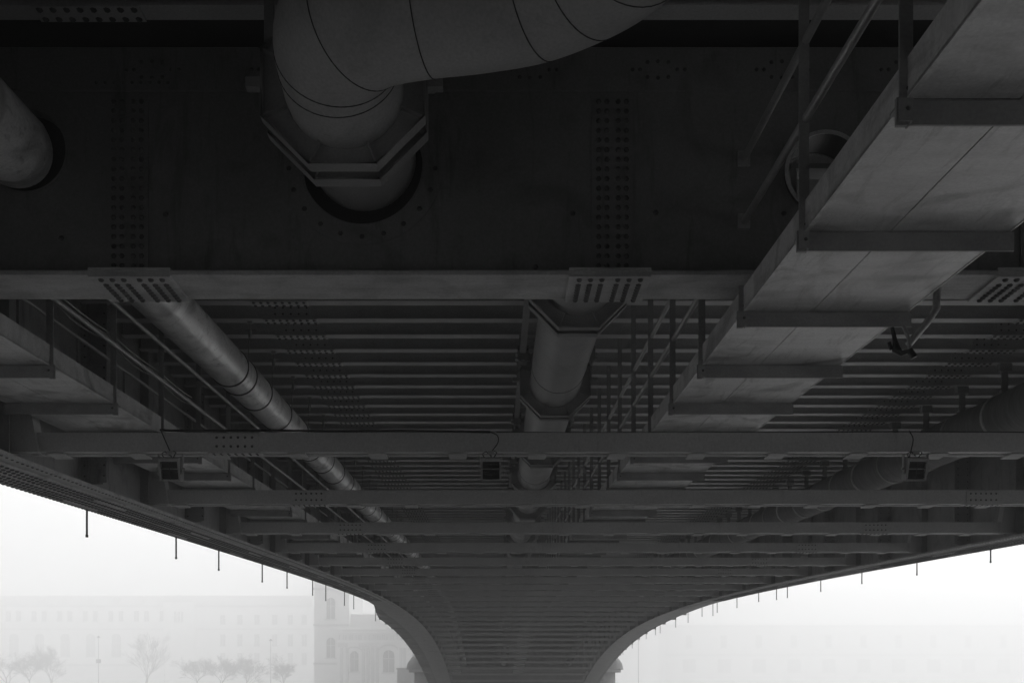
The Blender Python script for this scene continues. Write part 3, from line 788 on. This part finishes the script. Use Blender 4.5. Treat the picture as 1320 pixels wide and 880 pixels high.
# low embankment wall with steps near the pier
m = MB(); m.box(px2(150, 512), px2(150, 640), 150, 152, 0, pz(150, 862)); m.box(px2(150, 511), px2(150, 641), 149.8, 152.2, pz(150, 862)+.002, pz(150, 860))
tag(m.build('embankment_wall', 'stone'), 'low stone embankment wall in front of the white building by the pier', 'wall')

# ------------------------------------------------------------------ trees, lamps and poles on the far bank
def tree(px, ytop, Y, label, spread=1.0, lv=6):
    Y *= 1.85
    if spread > 1.25: lv = 7
    top = pz(Y, ytop); x = px2(Y, px); H = top-.1
    t = thing('bare_tree', label, 'tree', (x, Y, .1), 'bare trees on the far embankment')
    tr = MB(); cr = MB(); rnd = random.Random(px*7+int(ytop))
    def grow(p, d, l, r, k):
        mid = p+d*l*.5+Vector((rnd.uniform(-1, 1), rnd.uniform(-1, 1), 0))*l*.09; e = p+d*l
        (tr if k == 0 else cr).tube([p, mid, e], [r, r*.85, r*.68], 5 if k < 2 else 3, cap=False)
        if k >= lv: return
        for q in range(4 if k < 2 else 3):
            nd = (d+Vector((rnd.uniform(-1, 1), rnd.uniform(-1, 1), rnd.uniform(-.35, .5)))*(.62*spread)).normalized()
            grow(p+d*l*(rnd.uniform(.35, 1) if q else 1), nd, l*rnd.uniform(.6, .88), max(r*.56, .016), k+1)
    grow(Vector((0, 0, 0)), Vector((0, 0, 1)), H*.27, H*.010+.04, 0)
    tr.build('trunk', 'bark').parent = t; cr.build('crown', 'bark').parent = t
for a in [(8, 822, 128+12, 'bare tree furthest left in front of the long grey building', 1.1), (38, 830, 140, 'bare bushy tree second from the left edge, on the embankment', 1.3), (66, 828, 146, 'bare bushy tree third from the left edge, beside the dark tree clump', 1.3),
          (190, 806, 150, 'tall bare tree standing alone below the pediment of the long grey building', .9), (254, 838, 144, 'low bare tree at the left end of the middle clump', 1.4), (284, 832, 140, 'dense bare tree in the middle of the middle clump', 1.4),
          (318, 833, 146, 'bare tree at the right end of the middle clump, by a white pole', 1.4), (366, 842, 142, 'small bare tree before the corner of the white tower', 1.3), (420, 838, 150, 'slim bare tree in front of the white tower window', .9), (470, 845, 142, 'spiky bare shrubby tree in front of the white building arched window', 1.2), (494, 856, 140, 'lowest bare shrubby tree just left of the embankment wall', 1.4)]:
    tree(*a)
def lampp(px, y0, label, box=False):
    Y_ = 250; x = px2(Y_, px); t = thing('street_lamp', label, 'street lamp', (x, Y_, .1), 'street lamps on the far embankment'); h = pz(Y_, y0)-.1
    m = MB(); m.tube([(0, 0, 0), (0, 0, h)], [.09, .06], 8); m.build('pole', 'lamp').parent = t
    m = MB(); m.tube([(0, 0, h-.45), (0, 0, h-.25), (0, 0, h+.05)], [.45, .35, .08], 10); m.build('lamp_head', 'lamp').parent = t
    if box:
        for s_ in (-.3, .3):
            m = MB(); m.box(s_-.24, s_+.24, -.2, .2, pz(Y_, 854)-.1, pz(Y_, 849)-.1); m.build('hanging_box', 'lamp').parent = t
lampp(127, 819, 'tall street lamp with two boxes on its pole before the left building', True)
lampp(349, 823, 'tall street lamp left of the white tower, above the tree clump'); lampp(483, 826, 'street lamp in front of the frieze of the white building')
lampp(507, 821, 'street lamp with a dark shade just beside the bridge haunch')
lampp(823, 822, 'street lamp just right of the bridge haunch on the right side')
for (px, y0, lb_) in ((212, 857, 'thin white pole left of the middle tree clump'), (328, 857, 'thin white pole right of the middle tree clump')):
    x = px2(228, px); m = MB(); m.tube([(x, 228, .1), (x, 228, pz(228, y0))], .06, 6); tag(m.build('white_pole', 'flag'), lb_, 'pole', 'white poles on the far embankment')

# ------------------------------------------------------------------ haze
hm = bpy.data.materials.new('haze'); hm.use_nodes = True; hn = hm.node_tree; hn.nodes.clear()
ho = hn.nodes.new('ShaderNodeOutputMaterial'); hv = hn.nodes.new('ShaderNodeVolumePrincipled')
hv.inputs['Color'].default_value = (.97, .97, .97, 1); hv.inputs['Density'].default_value = .0056; hv.inputs['Anisotropy'].default_value = .2
hn.links.new(hv.outputs[0], ho.inputs['Volume']); M['haze'] = hm
m = MB(); m.box(-905, 905, -905, 905, -5.2, 66); tag(m.build('haze', 'haze'), kind='stuff')
